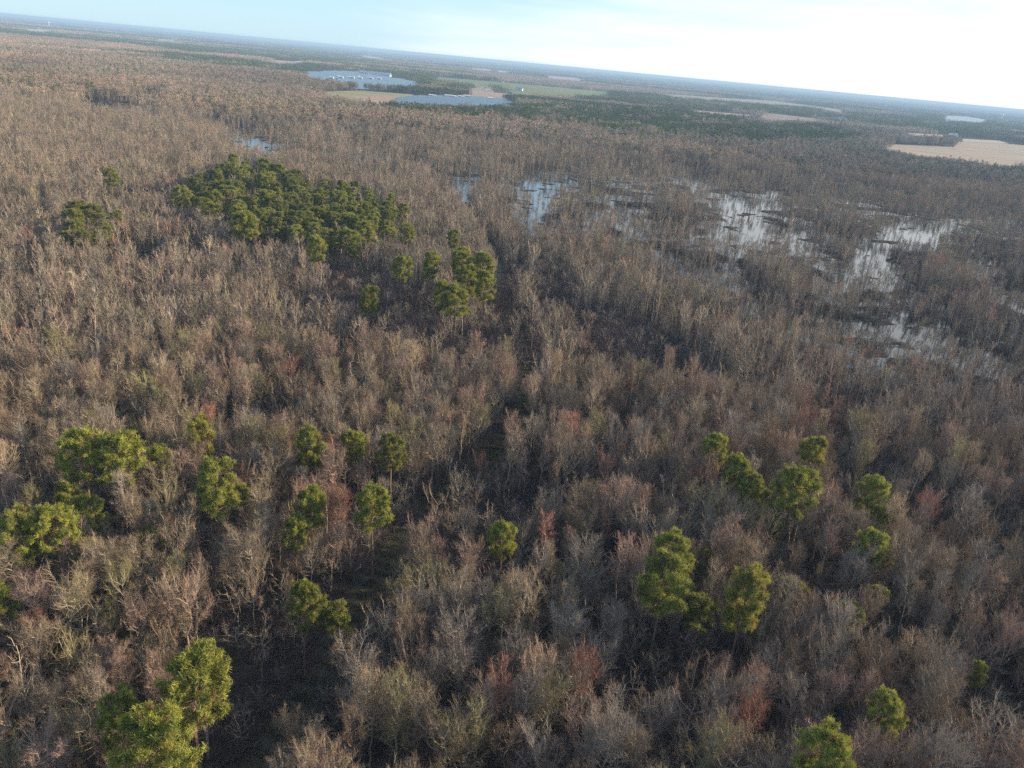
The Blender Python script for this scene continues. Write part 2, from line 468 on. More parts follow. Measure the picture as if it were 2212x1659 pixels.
# ------------------------------------------------------------------ trees: batches of tapered stems
def prisms(p0, p1, r0, r1, c0, c1):
    """three-sided tapered stems, all at once"""
    d = p1 - p0; ln = np.linalg.norm(d, axis=1, keepdims=True) + 1e-9; d = d / ln
    ref = np.where(np.abs(d[:, 2:3]) > 0.9, np.array([[1., 0, 0]]), np.array([[0, 0, 1.]]))
    u = np.cross(d, ref); u /= np.linalg.norm(u, axis=1, keepdims=True) + 1e-9
    v = np.cross(d, u)
    n = len(p0); V = np.zeros((n, 6, 3)); CC = np.zeros((n, 6, 3))
    for k in range(3):
        a = 2.0944 * k
        o = u * math.cos(a) + v * math.sin(a)
        V[:, k] = p0 + o * r0[:, None]; V[:, 3 + k] = p1 + o * r1[:, None]
        CC[:, k] = c0; CC[:, 3 + k] = c1
    base = (np.arange(n) * 6)[:, None, None]
    f = np.array([[0, 1, 4], [0, 4, 3], [1, 2, 5], [1, 5, 4], [2, 0, 3], [2, 3, 5]])
    return V.reshape(-1, 3), (base + f[None]).reshape(-1, 3), CC.reshape(-1, 3)

def cones(p0, p1, r0, c0, c1):
    d = p1 - p0; d = d / (np.linalg.norm(d, axis=1, keepdims=True) + 1e-9)
    ref = np.where(np.abs(d[:, 2:3]) > 0.9, np.array([[1., 0, 0]]), np.array([[0, 0, 1.]]))
    u = np.cross(d, ref); u /= np.linalg.norm(u, axis=1, keepdims=True) + 1e-9
    v = np.cross(d, u)
    n = len(p0); V = np.zeros((n, 4, 3)); CC = np.zeros((n, 4, 3))
    for k in range(3):
        a = 2.0944 * k
        V[:, k] = p0 + (u * math.cos(a) + v * math.sin(a)) * r0[:, None]; CC[:, k] = c0
    V[:, 3] = p1; CC[:, 3] = c1
    base = (np.arange(n) * 4)[:, None, None]
    f = np.array([[0, 1, 3], [1, 2, 3], [2, 0, 3]])
    return V.reshape(-1, 3), (base + f[None]).reshape(-1, 3), CC.reshape(-1, 3)

def join(parts):
    V, T, CC, o = [], [], [], 0
    for v, t_, c in parts:
        V.append(v); T.append(t_ + o); CC.append(c); o += len(v)
    return np.concatenate(V), np.concatenate(T), np.concatenate(CC)

def unit(v): return v / (np.linalg.norm(v, axis=-1, keepdims=True) + 1e-9)

class Segs:
    def __init__(s): s.a = []; s.b = []
    def path(s, pts, r0, r1, c0, c1):
        n = len(pts) - 1
        for i in range(n):
            s.a.append((pts[i], pts[i + 1], r0 + (r1 - r0) * i / n, r0 + (r1 - r0) * (i + 1) / n, c0 + (c1 - c0) * i / n, c0 + (c1 - c0) * (i + 1) / n))
    def build(s):
        q = list(zip(*s.a))
        return prisms(*[np.array(k) for k in q])

BARK = np.array([0.34, 0.30, 0.25]); LIMB = np.array([0.37, 0.325, 0.255]); TWIG = np.array([0.345, 0.285, 0.21]); TIP = np.array([0.38, 0.295, 0.215])

FORMS = {  # crown base, crown radius, number of limbs, low and high limb angle, trunk height share, height
 'broom':   dict(cb=0.40, R=2.6, n=18, e0=56, e1=80, th=0.80, H=17),
 'round':   dict(cb=0.36, R=4.2, n=20, e0=18, e1=75, th=0.74, H=17),
 'slender': dict(cb=0.38, R=1.7, n=17, e0=38, e1=72, th=0.90, H=18),
 'gnarled': dict(cb=0.40, R=3.8, n=9, e0=25, e1=68, th=0.72, H=16),
 'spreading': dict(cb=0.30, R=3.6, n=16, e0=40, e1=80, th=0.62, H=16),
  'snag': dict(cb=0.35, R=1.6, n=7, e0=20, e1=60, th=0.92, H=15),
}

def bare_tree(seed, form, lod):
    r = np.random.default_rng(seed)
    f = FORMS[form]
    m = (10, 7)[lod]; k = (8, 5)[lod]; rk = (1.0, 1.6)[lod]
    if form == 'gnarled': m, k = (8, 4)[lod], (6, 3)[lod]
    if form == 'snag': m, k = 3, 2
    nl = f['n'] if lod == 0 else max(6, int(f['n'] * 0.6))
    Ht, th = f['H'], f['H'] * f['th']
    ns = 7 if lod == 0 else 4
    tp = np.zeros((ns + 1, 3)); tp[:, 2] = np.linspace(0, th, ns + 1)
    tp[1:, :2] = np.cumsum(r.normal(0, 0.22 if form != 'gnarled' else 0.4, (ns, 2)), 0)
    tp[0, 2] = -0.6
    tr_ = Segs(); tr_.path(tp, 0.19, 0.06 * rk, BARK, LIMB)
    def trunk(z):
        i = np.interp(z, tp[:, 2], np.arange(ns + 1)); j = min(int(i), ns - 1)
        return tp[j] + (tp[j + 1] - tp[j]) * (i - j)
    cr_ = Segs()
    tp0, tp1, tr0, tc0, tc1 = [], [], [], [], []
    az = r.uniform(0, 6.28)
    for i in range(nl):
        s = (i + r.uniform(0, 0.8)) / nl
        z0 = Ht * f['cb'] + (th - Ht * f['cb']) * min(s, 1)
        az += 2.4 + r.normal(0, 0.4)
        el = R_(f['e0'] + (f['e1'] - f['e0']) * s + r.normal(0, 6))
        ztop = Ht * (1.0 - 0.16 * r.random())
        out = f['R'] * (0.55 + 0.6 * r.random()) * math.sqrt(max(0.1, 1 - 0.55 * s))
        # the limb leaves low and curves up
        ln_h = out
        rise = min(ztop - z0, out * math.tan(el)) if el < 1.45 else ztop - z0
        rise = max(rise, 1.6)
        dz = np.array([0, 0.30, 0.62, 1.0]) if el > 0.8 else np.array([0, 0.22, 0.52, 1.0])
        dh = np.array([0, 0.48, 0.80, 1.0])
        base = trunk(z0)
        lp = base + np.stack([math.cos(az) * ln_h * dh, math.sin(az) * ln_h * dh, rise * dz], -1)
        lp[1:] += r.normal(0, 0.12 if form != 'gnarled' else 0.38, (3, 3))
        cr_.path(lp, 0.072, 0.022 if lod == 0 else 0.035, LIMB, LIMB)
        L_ = np.linalg.norm(lp[-1] - lp[0])
        for j in range(m):
            q = 0.22 + 0.78 * (j + r.random()) / m
            a = q * 3; jj = min(int(a), 2)
            p = lp[jj] + (lp[jj + 1] - lp[jj]) * (a - jj)
            d = unit(lp[jj + 1] - lp[jj]) * 0.7 + unit(r.normal(size=3)) * 0.75 + np.array([0, 0, 0.35])
            d = unit(d)
            sl = (0.9 + 0.30 * L_ * (1.1 - q)) * r.uniform(0.7, 1.2)
            e = p + d * sl
            midp = p + d * sl * 0.5 + r.normal(0, 0.08, 3)
            cr_.path(np.array([p, midp, e]) if lod == 0 else np.array([p, e]), 0.036 * rk, 0.012 * rk, LIMB, TWIG)
            for w_ in range(k):
                g_ = (w_ + r.random()) / k
                tp_ = p + (e - p) * (0.15 + 0.85 * g_)
                td = unit(d * 0.55 + unit(r.normal(size=3)) * 0.7 + np.array([0, 0, 0.45]))
                tl = r.uniform(0.5, 1.25)
                tp0.append(tp_); tp1.append(tp_ + td * tl); tr0.append(0.013 * rk); tc0.append(TWIG); tc1.append(TIP)
                if lod == 0:
                    td2 = unit(td * 0.7 + unit(r.normal(size=3)) * 0.7)
                    tp2 = tp_ + td * tl * 0.45
                    tp0.append(tp2); tp1.append(tp2 + td2 * tl * 0.7); tr0.append(0.010); tc0.append(TWIG); tc1.append(TIP)
    tw = cones(np.array(tp0), np.array(tp1), np.array(tr0), np.array(tc0), np.array(tc1))
    return tr_.build(), join([cr_.build(), tw])

NG1 = np.array([0.16, 0.20, 0.04]); NG2 = np.array([0.45, 0.46, 0.09]); PB = np.array([0.24, 0.15, 0.10])
def pine_tree(seed, R=3.4, Ht=20, cb=0.45, nt_=190, nn=60, thick=0.028, ntop=1.0):
    r = np.random.default_rng(seed)
    ns = 6
    tp = np.zeros((ns + 1, 3)); tp[:, 2] = np.linspace(-0.4, Ht * 0.95, ns + 1)
    tp[1:, :2] = np.cumsum(r.normal(0, 0.18, (ns, 2)), 0)
    tr_ = Segs(); tr_.path(tp, 0.26, 0.07, PB * 0.9, PB)
    zc0 = Ht * cb
    br = Segs(); ends = []
    nb = max(12, int(nt_ / 12))
    az = r.uniform(0, 6.28)
    lobes = r.uniform(0.55, 1.15, 7)
    for i in range(nb):
        s = (i + r.random()) / nb
        z0 = zc0 + (Ht * 0.93 - zc0) * s
        az += 2.4 + r.normal(0, 0.5)
        prof = (math.sin(math.pi * min(1, 0.22 + 0.78 * s)) ** 0.55) * lobes[int((az % 6.28) / 6.28 * 7) % 7]
        ln_ = R * max(0.25, prof)
        j = np.interp(z0, tp[:, 2], np.arange(ns + 1)); jj = min(int(j), ns - 1); b0 = tp[jj] + (tp[jj + 1] - tp[jj]) * (j - jj)
        up = 0.15 + 0.55 * s
        lp = np.array([b0, b0 + np.array([math.cos(az), math.sin(az), up * 0.5]) * ln_ * 0.55, b0 + np.array([math.cos(az), math.sin(az), up]) * ln_])
        br.path(lp, 0.075, 0.03, PB, PB)
        for q in range(12):
            t_ = r.uniform(0.55, 1.0) if q else 1.0
            p = lp[1] + (lp[2] - lp[1]) * (t_ - 0.5) * 2 if t_ > 0.5 else lp[0] + (lp[1] - lp[0]) * t_ * 2
            e = p + unit(r.normal(size=3) * np.array([1, 1, 0.5]) + np.array([0, 0, 0.35])) * r.uniform(0.25, 0.9) * (0.5 + 0.13 * R)
            br.path(np.array([p, e]), 0.03, 0.015, PB, PB)
            ends.append(e)
    ends = np.array(ends)
    n = len(ends)
    tone = r.random((n, 1, 1)) ** 1.3
    c = NG1 * (1 - tone) + NG2 * tone
    brown = r.random((n, 1, 1)) < 0.07
    c = np.where(brown, np.array([0.22, 0.14, 0.07]), c) * r.uniform(0.8, 1.2, (n, nn, 1))
    dr = unit(r.normal(size=(n, nn, 3)) + np.array([0, 0, 0.45]))
    ctr = ends[:, None] + r.normal(0, 0.16, (n, nn, 3))
    ln_ = r.uniform(0.25, 0.55, (n, nn, 1))
    side = unit(np.cross(dr, unit(r.normal(size=(n, nn, 3))))) * thick
    tip = ctr + dr * ln_
    V = np.stack([ctr - side, ctr + side, tip + side * 0.5, tip - side * 0.5], 2).reshape(-1, 3)
    CC = np.repeat(c.reshape(-1, 3), 4, 0)
    k = np.arange(n * nn)[:, None] * 4
    T = np.concatenate([k + np.array([[0, 1, 2]]), k + np.array([[0, 2, 3]])])
    return tr_.build(), br.build(), (V, T, CC)

def tri_cloud(p, d, ln_, wd, c, r):
    """flat slivers standing for sprays of twigs"""
    side = unit(np.cross(d, unit(r.normal(size=p.shape)))) * wd[:, None]
    V = np.stack([p - side, p + side, p + d * ln_[:, None]], 1).reshape(-1, 3)
    T = np.arange(len(p) * 3).reshape(-1, 3)
    return V, T, np.repeat(c, 3, 0)

PAL = {'tan': (1.0, 0.95, 0.86), 'pinkish': (1.08, 0.91, 0.90), 'grey': (0.86, 0.87, 0.93), 'olive': (0.88, 0.93, 0.62), 'pale': (1.30, 1.22, 1.08), 'red': (1.15, 0.70, 0.66), 'brown': (0.80, 0.71, 0.63)}
PN = list(PAL); PV = np.array([PAL[k] for k in PN])

def far_tree(r, x, y, n, conifer, hs=1.0):
    """a distant tree: a stem and a brush of twig sprays (or a conifer's tufts)"""
    Ht = r.uniform(13, 19) * hs
    Rr = r.uniform(2.2, 3.6)
    parts = []
    if not conifer:
        c = PV[r.choice(7, p=[.30, .25, .15, .08, .10, .03, .09])] * r.uniform(0.8, 1.2)
        th = r.uniform(0, 6.28, n); q = np.sqrt(r.random(n)); zz = r.uniform(0.35, 0.92, n) * Ht
        rad = Rr * q * np.clip(1.25 - zz / Ht * 0.7, 0.3, 1)
        p = np.stack([np.cos(th) * rad, np.sin(th) * rad, zz], -1)
        d = unit(np.stack([np.cos(th) * 0.7, np.sin(th) * 0.7, np.full(n, 0.85)], -1) + r.normal(0, 0.45, (n, 3)))
        v, t_, cc = tri_cloud(p, d, r.uniform(1.3, 2.8, n), np.full(n, 0.17 if n > 50 else 0.24), np.tile(TWIG * c, (n, 1)) * r.uniform(0.75, 1.25, (n, 1)), r)
        parts.append((v, t_, cc))
        s = cones(np.array([[0, 0, 0.]]), np.array([[r.normal(0, .6), r.normal(0, .6), Ht * 0.9]]), np.array([0.2]), BARK * c, LIMB * c)
        parts.append(s)
    else:
        c = np.array([0.92, 0.95, 0.95]) * r.uniform(0.65, 1.1)
        th = r.uniform(0, 6.28, n); zz = r.uniform(0.35, 1.0, n) * Ht
        rad = Rr * 0.95 * np.sqrt(r.random(n)) * np.sqrt(np.clip(1.08 - (zz / Ht) ** 2, 0.03, 1))
        p = np.stack([np.cos(th) * rad, np.sin(th) * rad, zz], -1)
        d = unit(r.normal(size=(n, 3)))
        v, t_, cc = tri_cloud(p, d, r.uniform(0.8, 1.6, n), np.full(n, 0.42), (NG1 * 0.8 * c)[None] * r.uniform(0.7, 1.4, (n, 1)), r)
        parts.append((v, t_, cc))
        parts.append(cones(np.array([[0, 0, 0.]]), np.array([[0, 0, Ht * 0.9]]), np.array([0.22]), PB, PB))
    V, T, CC = join(parts)
    V = V + np.array([x, y, 0])
    return V, T, CC

def patch(seed, size, spacing, n, pcon, hs=1.0):
    r = np.random.default_rng(seed)
    k = int(size / spacing); parts = []
    for i in range(k):
        for j in range(k):
            x = (i + r.uniform(-0.1, 1.1)) * spacing - size / 2; y = (j + r.uniform(-0.1, 1.1)) * spacing - size / 2
            if r.random() < 0.05: continue
            parts.append(far_tree(r, x, y, n, r.random() < pcon, hs * r.uniform(0.75, 1.1)))
    return join(parts)

SRC = {}
def source(key, parts):
    """a model kept out of the scene, to be instanced by a mass of trees"""
    o = bpy.data.objects.new('model', mesh(key, *parts[:2], parts[3] if len(parts) > 3 else M_WOOD, parts[2]))
    SRC.setdefault(key.split('|')[0], bpy.data.collections.new(key.split('|')[0])).objects.link(o)
    return o

TREES = []          # near models: (form, trunk mesh, crown mesh)
LODN = {0: [], 1: []}
forms = ['broom', 'broom', 'broom', 'round', 'spreading', 'slender', 'slender', 'gnarled', 'spreading', 'broom', 'broom', 'spreading', 'slender', 'broom', 'snag', 'round']
for i, fm in enumerate(forms):
    a, b_ = bare_tree(100 + i, fm, 0)
    TREES.append((fm, mesh('trunk', a[0], a[1], M_WOOD, a[2]), mesh('crown', b_[0], b_[1], M_WOOD, b_[2])))
    source('near|%02d' % i, join([a, b_]))
    a, b_ = bare_tree(100 + i, fm, 1)
    source('mid|%02d' % i, join([a, b_]))

def bramble(seed, n=420, size=3.2, hgt=1.8):
    r = np.random.default_rng(seed)
    p = np.stack([r.normal(0, size * 0.5, n), r.normal(0, size * 0.5, n), r.uniform(0, hgt * 0.7, n)], -1)
    d = unit(r.normal(size=(n, 3)) + np.array([0, 0, 0.9]))
    c = np.array([0.13, 0.10, 0.085]) * r.uniform(0.6, 1.5, (n, 1))
    return cones(p, p + d * r.uniform(0.6, 1.6, (n, 1)), np.full(n, 0.03), c, c * 1.1)
for i in range(4): source('shrub|%d' % i, bramble(500 + i))

# ------------------------------------------------------------------ masses made by geometry nodes
def mass(name, key, pts, rot, scl, idx_, tint, label, cat):
    me = bpy.data.meshes.new(name)
    n = len(pts)
    me.vertices.add(n); me.vertices.foreach_set('co', np.asarray(pts, np.float32).ravel())
    a = me.attributes.new('rot', 'FLOAT_VECTOR', 'POINT'); rv = np.zeros((n, 3), np.float32); rv[:, 2] = rot; rv[:, :2] = rng.normal(0, 0.04, (n, 2)); a.data.foreach_set('vector', rv.ravel())
    a = me.attributes.new('scl', 'FLOAT_VECTOR', 'POINT'); a.data.foreach_set('vector', np.asarray(scl, np.float32).ravel())
    a = me.attributes.new('pick', 'INT', 'POINT'); a.data.foreach_set('value', np.asarray(idx_, np.int32))
    a = me.attributes.new('tint', 'FLOAT_VECTOR', 'POINT'); a.data.foreach_set('vector', np.asarray(tint, np.float32).ravel())
    o = link(name, me)
    tag(o, label, cat, kind='stuff')
    ng = bpy.data.node_groups.new(name, 'GeometryNodeTree')
    ng.interface.new_socket('Geometry', in_out='INPUT', socket_type='NodeSocketGeometry')
    ng.interface.new_socket('Geometry', in_out='OUTPUT', socket_type='NodeSocketGeometry')
    A = ng.nodes.new
    gi, go = A('NodeGroupInput'), A('NodeGroupOutput')
    ci = A('GeometryNodeCollectionInfo'); ci.inputs['Collection'].default_value = SRC[key]
    ci.inputs['Separate Children'].default_value = True
    ip = A('GeometryNodeInstanceOnPoints'); ip.inputs['Pick Instance'].default_value = True
    def na(nm, ty):
        x = A('GeometryNodeInputNamedAttribute'); x.data_type = ty; x.inputs['Name'].default_value = nm; return x
    k = ng.links.new
    e2r = A('FunctionNodeEulerToRotation')
    k(gi.outputs[0], ip.inputs['Points']); k(ci.outputs[0], ip.inputs['Instance'])
    k(na('pick', 'INT').outputs['Attribute'], ip.inputs['Instance Index'])
    k(na('rot', 'FLOAT_VECTOR').outputs['Attribute'], e2r.inputs[0]); k(e2r.outputs[0], ip.inputs['Rotation'])
    k(na('scl', 'FLOAT_VECTOR').outputs['Attribute'], ip.inputs['Scale'])
    k(ip.outputs[0], go.inputs[0])
    md = o.modifiers.new('trees', 'NODES'); md.node_group = ng
    return o

# ------------------------------------------------------------------ pines one can tell apart
# (x, y of the crown's middle in the photo, crown width in photo pixels, label)
PINES = [
 (435, 940, 62, 'thin olive pine rising behind the left foreground pines'),
 (185, 985, 85, 'left half of the broad double pine crown at the left'),
 (258, 990, 90, 'right half of the broad double pine crown at the left'),
 (335, 1000, 52, 'small pine just right of the broad double crown'),
 (462, 1058, 100, 'round bright pine right of the broad double crown'),
 (515, 1080, 50, 'low shoulder pine touching the round bright pine'),
 (668, 968, 62, 'lone bright round pine, leftmost of a row of three'),
 (757, 968, 55, 'middle pine of the row of three left of the track'),
 (848, 978, 58, 'dark pine, rightmost of the row of three left of the track'),
 (150, 1080, 55, 'pine with tan vines near the left edge'),
 (45, 1155, 75, 'flat pine crown nearest the left edge'),
 (125, 1148, 75, 'wide pine between the left edge and the narrow drooping pine'),
 (195, 1115, 60, 'pine behind the narrow drooping pine at the left'),
 (198, 1195, 50, 'narrow drooping pine at the left'),
 (318, 1165, 45, 'small shaded pine in the bare trees at left'),
 (668, 1105, 72, 'rough pine in front of the lone bright round pine'),
 (640, 1160, 62, 'lower pine below the rough pine left of the track'),
 (808, 1098, 78, 'pine half hidden behind a pale bare tree left of the track'),
 (1090, 1168, 62, 'lone pine right of the track in the lower middle'),
 (655, 1308, 78, 'tall ragged pine beside the dark bend of the track'),
 (715, 1345, 62, 'shaded pine right of the tall ragged pine'),
 (-2, 1300, 55, 'pine cut off by the left edge'),
 (415, 1500, 155, 'biggest pine crown, low in the left foreground'),
 (262, 1568, 95, 'left pine of the pair at the bottom left'),
 (335, 1618, 140, 'right pine of the pair at the bottom left'),
 (1545, 980, 58, 'top pine of the slanting row of three at right'),
 (1588, 1025, 62, 'middle pine of the slanting row of three at right'),
 (1625, 1068, 58, 'bottom pine of the slanting row of three at right'),
 (1757, 990, 66, 'small olive pine above the round solitary pine'),
 (1717, 1062, 86, 'round solitary pine right of the slanting row'),
 (1675, 1140, 46, 'small bright pine below the round solitary pine'),
 (1890, 1078, 62, 'top pine of the column of four at far right'),
 (1897, 1125, 52, 'second pine down the column of four at far right'),
 (1873, 1185, 62, 'third pine down the column of four at far right'),
 (1920, 1215, 34, 'smallest pine at the foot of the column of four'),
 (1452, 1205, 78, 'pointed pine at the back of the dense right clump'),
 (1440, 1255, 125, 'widest pine of the dense right clump'),
 (1520, 1215, 38, 'little pine at the right of the dense clump'),
 (1612, 1285, 110, 'large olive pine beside the dense right clump'),
 (1520, 1325, 60, 'dark shaded pine low in front of the dense clump'),
 (1718, 1285, 52, 'pine right of the large olive pine'),
 (1835, 1332, 55, 'low wide pine between bare trees at the right'),
 (1893, 1295, 40, 'narrow ragged pine right of the low wide pine'),
 (1908, 1540, 70, 'solitary upright pine in the bottom right'),
 (1780, 1648, 105, 'pine cut off by the bottom edge at the right'),
 (2113, 1462, 28, 'very narrow pine near the right edge'),
 (985, 650, 72, 'tallest pine at the left edge of the clearing track'),
 (1010, 605, 62, 'pine just behind the tallest pine by the clearing'),
 (955, 640, 48, 'pine left of the tallest pine by the clearing'),
 (1050, 618, 48, 'pine on the very edge of the clearing track'),
 (1040, 575, 60, 'pine behind the clearing track pines'),
 (1000, 565, 48, 'rearmost pine of the clearing group'),
 (795, 650, 46, 'small pine standing in the dark bramble clearing'),
 (868, 582, 42, 'left one of two little pines behind the bramble clearing'),
 (930, 572, 42, 'right one of two little pines behind the bramble clearing'),
 (682, 540, 46, 'single pine in front of the dense grove right end'),
 (880, 507, 34, 'small pine right of the dense grove'),
 (980, 517, 30, 'small dark green pine between grove and track'),
 (392, 428, 42, 'solitary pine at the left end of the dense grove'),
 (528, 485, 68, 'light green pine standing out in front of the dense grove'),
 (240, 385, 26, 'tiny yellow green pine left of the dense grove'),
]
pine_models = []
for i, (R0, cb, nt_) in enumerate([(3.4, 0.56, 460), (3.6, 0.53, 490), (2.7, 0.54, 340), (3.8, 0.56, 520), (2.4, 0.56, 290), (3.3, 0.52, 440)]):
    a, b_, c_ = pine_tree(900 + i, R0, 20, cb, nt_)
    tb, bm_ = mesh('trunk', a[0], a[1], M_WOOD, a[2]), mesh('branches', b_[0], b_[1], M_WOOD, b_[2])
    pine_models.append((R0, tb, bm_, mesh('foliage', c_[0], c_[1], M_NEEDLE, c_[2])))
    source('pine|%d' % i, (*join([a, b_]), M_WOOD)); 

def put_pine(x, y, z, s, rz, mi, tint, label, group, sz=1.0):
    e = empty('pine_tree', (x, y, z), rz)
    e.scale = (s * sz, s * sz, s)
    tag(e, label, 'pine tree', group)
    R0, tm, bm_, fm_ = pine_models[mi]
    for nm_, me in (('trunk', tm), ('branches', bm_), ('foliage', fm_)):
        o = link(nm_, me, e); o['tint'] = [float(q) for q in tint] if nm_ == 'foliage' else [1.0, 1.0, 1.0]
    return e

pine_xy = []
for (px, py, wpx, lab) in PINES:
    s = 1.0
    for _ in range(3):
        p = at(px, py, 15.2 * s)
        dist = np.linalg.norm(p - np.array([0, 0, H]))
        dia = wpx * dist / F
        s = float(np.clip(dia / 6.4, 0.62, 1.25))
    mi = int(rng.choice([2, 4])) if dia < 5.2 else int(rng.choice([0, 1, 3, 5]))
    R0 = pine_models[mi][0]
    sz = float(np.clip(dia / (2 * R0 * s) * (1.0 if wpx < 90 else 0.9), 0.62, 1.4))
    dark = 0.72 if ('dark' in lab or 'shaded' in lab) else 1.0  # where the label says shaded, the shade is put into the foliage tint
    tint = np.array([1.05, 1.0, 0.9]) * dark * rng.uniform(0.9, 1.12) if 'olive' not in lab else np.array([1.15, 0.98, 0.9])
    p = at(px, py, 15.2 * s)
    zt = float(height(np.array([p[0]]), np.array([p[1]]))[0])
    put_pine(p[0], p[1], zt, s, rng.uniform(0, 6.28), mi, tint, lab, 'pines scattered through the bare woods' if dist < 330 else 'pines near the clearing and grove', sz)
    pine_xy.append((p[0], p[1], 2.2 * s * sz, lab, px, py))

# dense grove and the small clump left of it: jittered lattice inside polygons at crown height
GROVE = P([(385, 395), (470, 360), (545, 342), (650, 378), (690, 405), (790, 398), (835, 430), (855, 475), (850, 520), (770, 530), (640, 505), (560, 515), (500, 480), (420, 455)], 14)
CLUMP = P([(135, 470), (175, 445), (215, 462), (262, 478), (240, 505), (185, 515), (140, 500)], 14)
def lattice(poly, step, seed, keep=1.0):
    r = np.random.default_rng(seed)
    q = np.array(poly); lo, hi = q.min(0), q.max(0)
    a, b_ = np.meshgrid(np.arange(lo[0], hi[0], step), np.arange(lo[1], hi[1], step))
    a = a + r.uniform(-0.4, 0.4, a.shape) * step; b_ = b_ + r.uniform(-0.4, 0.4, a.shape) * step
    wx = (fbm(a, b_, 22, 55) - 0.5) * 20
    m = inside(poly, a + wx, b_ + wx * 0.7) & (r.random(a.shape) < keep)
    return a[m], b_[m]
ORD = ['first', 'second', 'third', 'fourth', 'fifth', 'sixth', 'seventh', 'eighth', 'ninth', 'tenth', 'eleventh', 'twelfth', 'thirteenth', 'fourteenth', 'fifteenth', 'sixteenth', 'seventeenth', 'eighteenth', 'nineteenth', 'twentieth']
def rows_of(poly, step, seed, nrows, place, group, keep=1.0):
    a, b_ = lattice(poly, step, seed, keep)
    u, v, w_ = proj(a, b_, 16)
    order = np.argsort(-v); n = len(a); per = math.ceil(n / nrows)
    for rw in range(nrows):
        ids = order[rw * per:(rw + 1) * per]
        ids = ids[np.argsort(u[ids])]
        for k, i in enumerate(ids):
            s = rng.uniform(0.62, 1.08)
            kth = ORD[k] if k < 20 else 'twenty-' + ORD[k - 20]
            lab = 'pine in %s, %s from left in its %s row back' % (place, kth, ORD[rw])
            put_pine(a[i], b_[i], 0.1, s, rng.uniform(0, 6.28), int(rng.integers(0, 6)), np.array([0.95, 0.92, 0.85]) * rng.uniform(0.65, 1.25), lab, group, rng.uniform(1.0, 1.6))
    return a, b_
ga, gb = rows_of(GROVE, 9.2, 3, 12, 'the dense dark grove', 'pines of the dense grove')
ca, cb_ = rows_of(CLUMP, 7.5, 4, 2, 'the small left clump', 'pines of the small clump', 0.9)
print('grove pines', len(ga), 'clump', len(ca))

# ------------------------------------------------------------------ where bare trees stand
def keep_view(x, y, ml=70, mr_=110, zt=17):
    u, v, w_ = proj(x, y, 9.0)
    u2, v2, _ = proj(x, y, float(zt))
    mL = ml * F / np.maximum(w_, 1); mR = mr_ * F / np.maximum(w_, 1)
    return (w_ > 0) & (u > -mL) & (u < 2212 + mR) & (v2 < 1659 + 60 * F / np.maximum(w_, 1))

def jgrid(x0, x1, y0, y1, step, seed):
    r = np.random.default_rng(seed)
    a, b_ = np.meshgrid(np.arange(x0, x1, step), np.arange(y0, y1, step))
    return (a + r.uniform(-0.48, 0.48, a.shape) * step).ravel(), (b_ + r.uniform(-0.48, 0.48, b_.shape) * step).ravel()

GC = P([(385, 395), (470, 360), (545, 342), (650, 378), (690, 405), (790, 398), (835, 430), (855, 475), (850, 520), (770, 530), (640, 505), (560, 515), (500, 480), (420, 455)], 11)
GAPS = [(300, 1050, 5), (430, 1210, 4), (540, 1440, 7), (640, 1600, 4), (860, 1190, 7), (820, 1320, 5), (1280, 1290, 6), (1400, 1490, 6.5), (1200, 1440, 4.5),
        (1640, 1110, 4.5), (560, 1080, 4), (1020, 1110, 5), (200, 1110, 4), (90, 1290, 4), (1360, 1180, 4), (1500, 1440, 5), (240, 860, 4), (700, 880, 4), (1750, 1430, 4)]
def allowed(x, y, d0=1.0):
    r = hsh(x * 0.37, y * 0.73, 5)
    k = np.ones(x.shape, bool)
    k &= edge_dist(TRACK, x, y, False) > np.where(y < 150, 4.8, np.where(y < 450, 4.3, 3.0))
    for (gx_, gy_, gr_) in GAPS:
        c = at(gx_, gy_, 0); k &= np.hypot(x - c[0], y - c[1]) > gr_
    for c in CLEAR: k &= (sdist(c, x + (fbm(x, y, 12, 41) - 0.5) * 10, y) < 0) | (hsh(x, y, 83) < 0.33)
    gap = fbm(x, y, 30, 51, 3)
    k &= r < np.clip(1.45 - 2.2 * np.clip(gap - 0.48, 0, 1) * 2.2, 0.12, 1)
    nb = (np.abs(x) < 800) & (y < 1300)
    pf = np.full(x.shape, -99.0); wf = np.zeros(x.shape)
    pf[nb] = pond_f(x[nb], y[nb]); wf[nb] = wet_f(x[nb], y[nb])
    k &= (pf < -1) | (hsh(x, y, 77) < np.where((pf < 7), 0.30, np.where(x < 330, 0.04, 0.24)))
    k &= hsh(x, y, 78) < 1 - 0.7 * wf
    g_ = inside(GC, x, y)
    k &= ~g_ | (hsh(x, y, 79) < 0.22)
    return k, pf, wf

bx_, by_ = jgrid(-760, 900, 40, 980, 4.4, 11)
m = keep_view(bx_, by_) & (by_ < 960)
bx_, by_ = bx_[m], by_[m]
k, pf, wf = allowed(bx_, by_)
for (px_, py_, rr, *_q) in pine_xy: k &= np.hypot(bx_ - px_, by_ - py_) > rr * 0.55 + 0.5
for poly in OPEN: k &= ~inside(poly, bx_, by_)
bx_, by_, pf, wf = bx_[k], by_[k], pf[k], wf[k]
bz_ = height(bx_, by_)
dist = np.sqrt(bx_ ** 2 + by_ ** 2 + (H - 12) ** 2)
n = len(bx_)
print('bare trees to 960 m', n)
u16, v16, w16 = proj(bx_, by_, 14.0)
inframe = (u16 > -15) & (u16 < 2227) & (v16 > 0) & (v16 < 1690) & (w16 > 0)
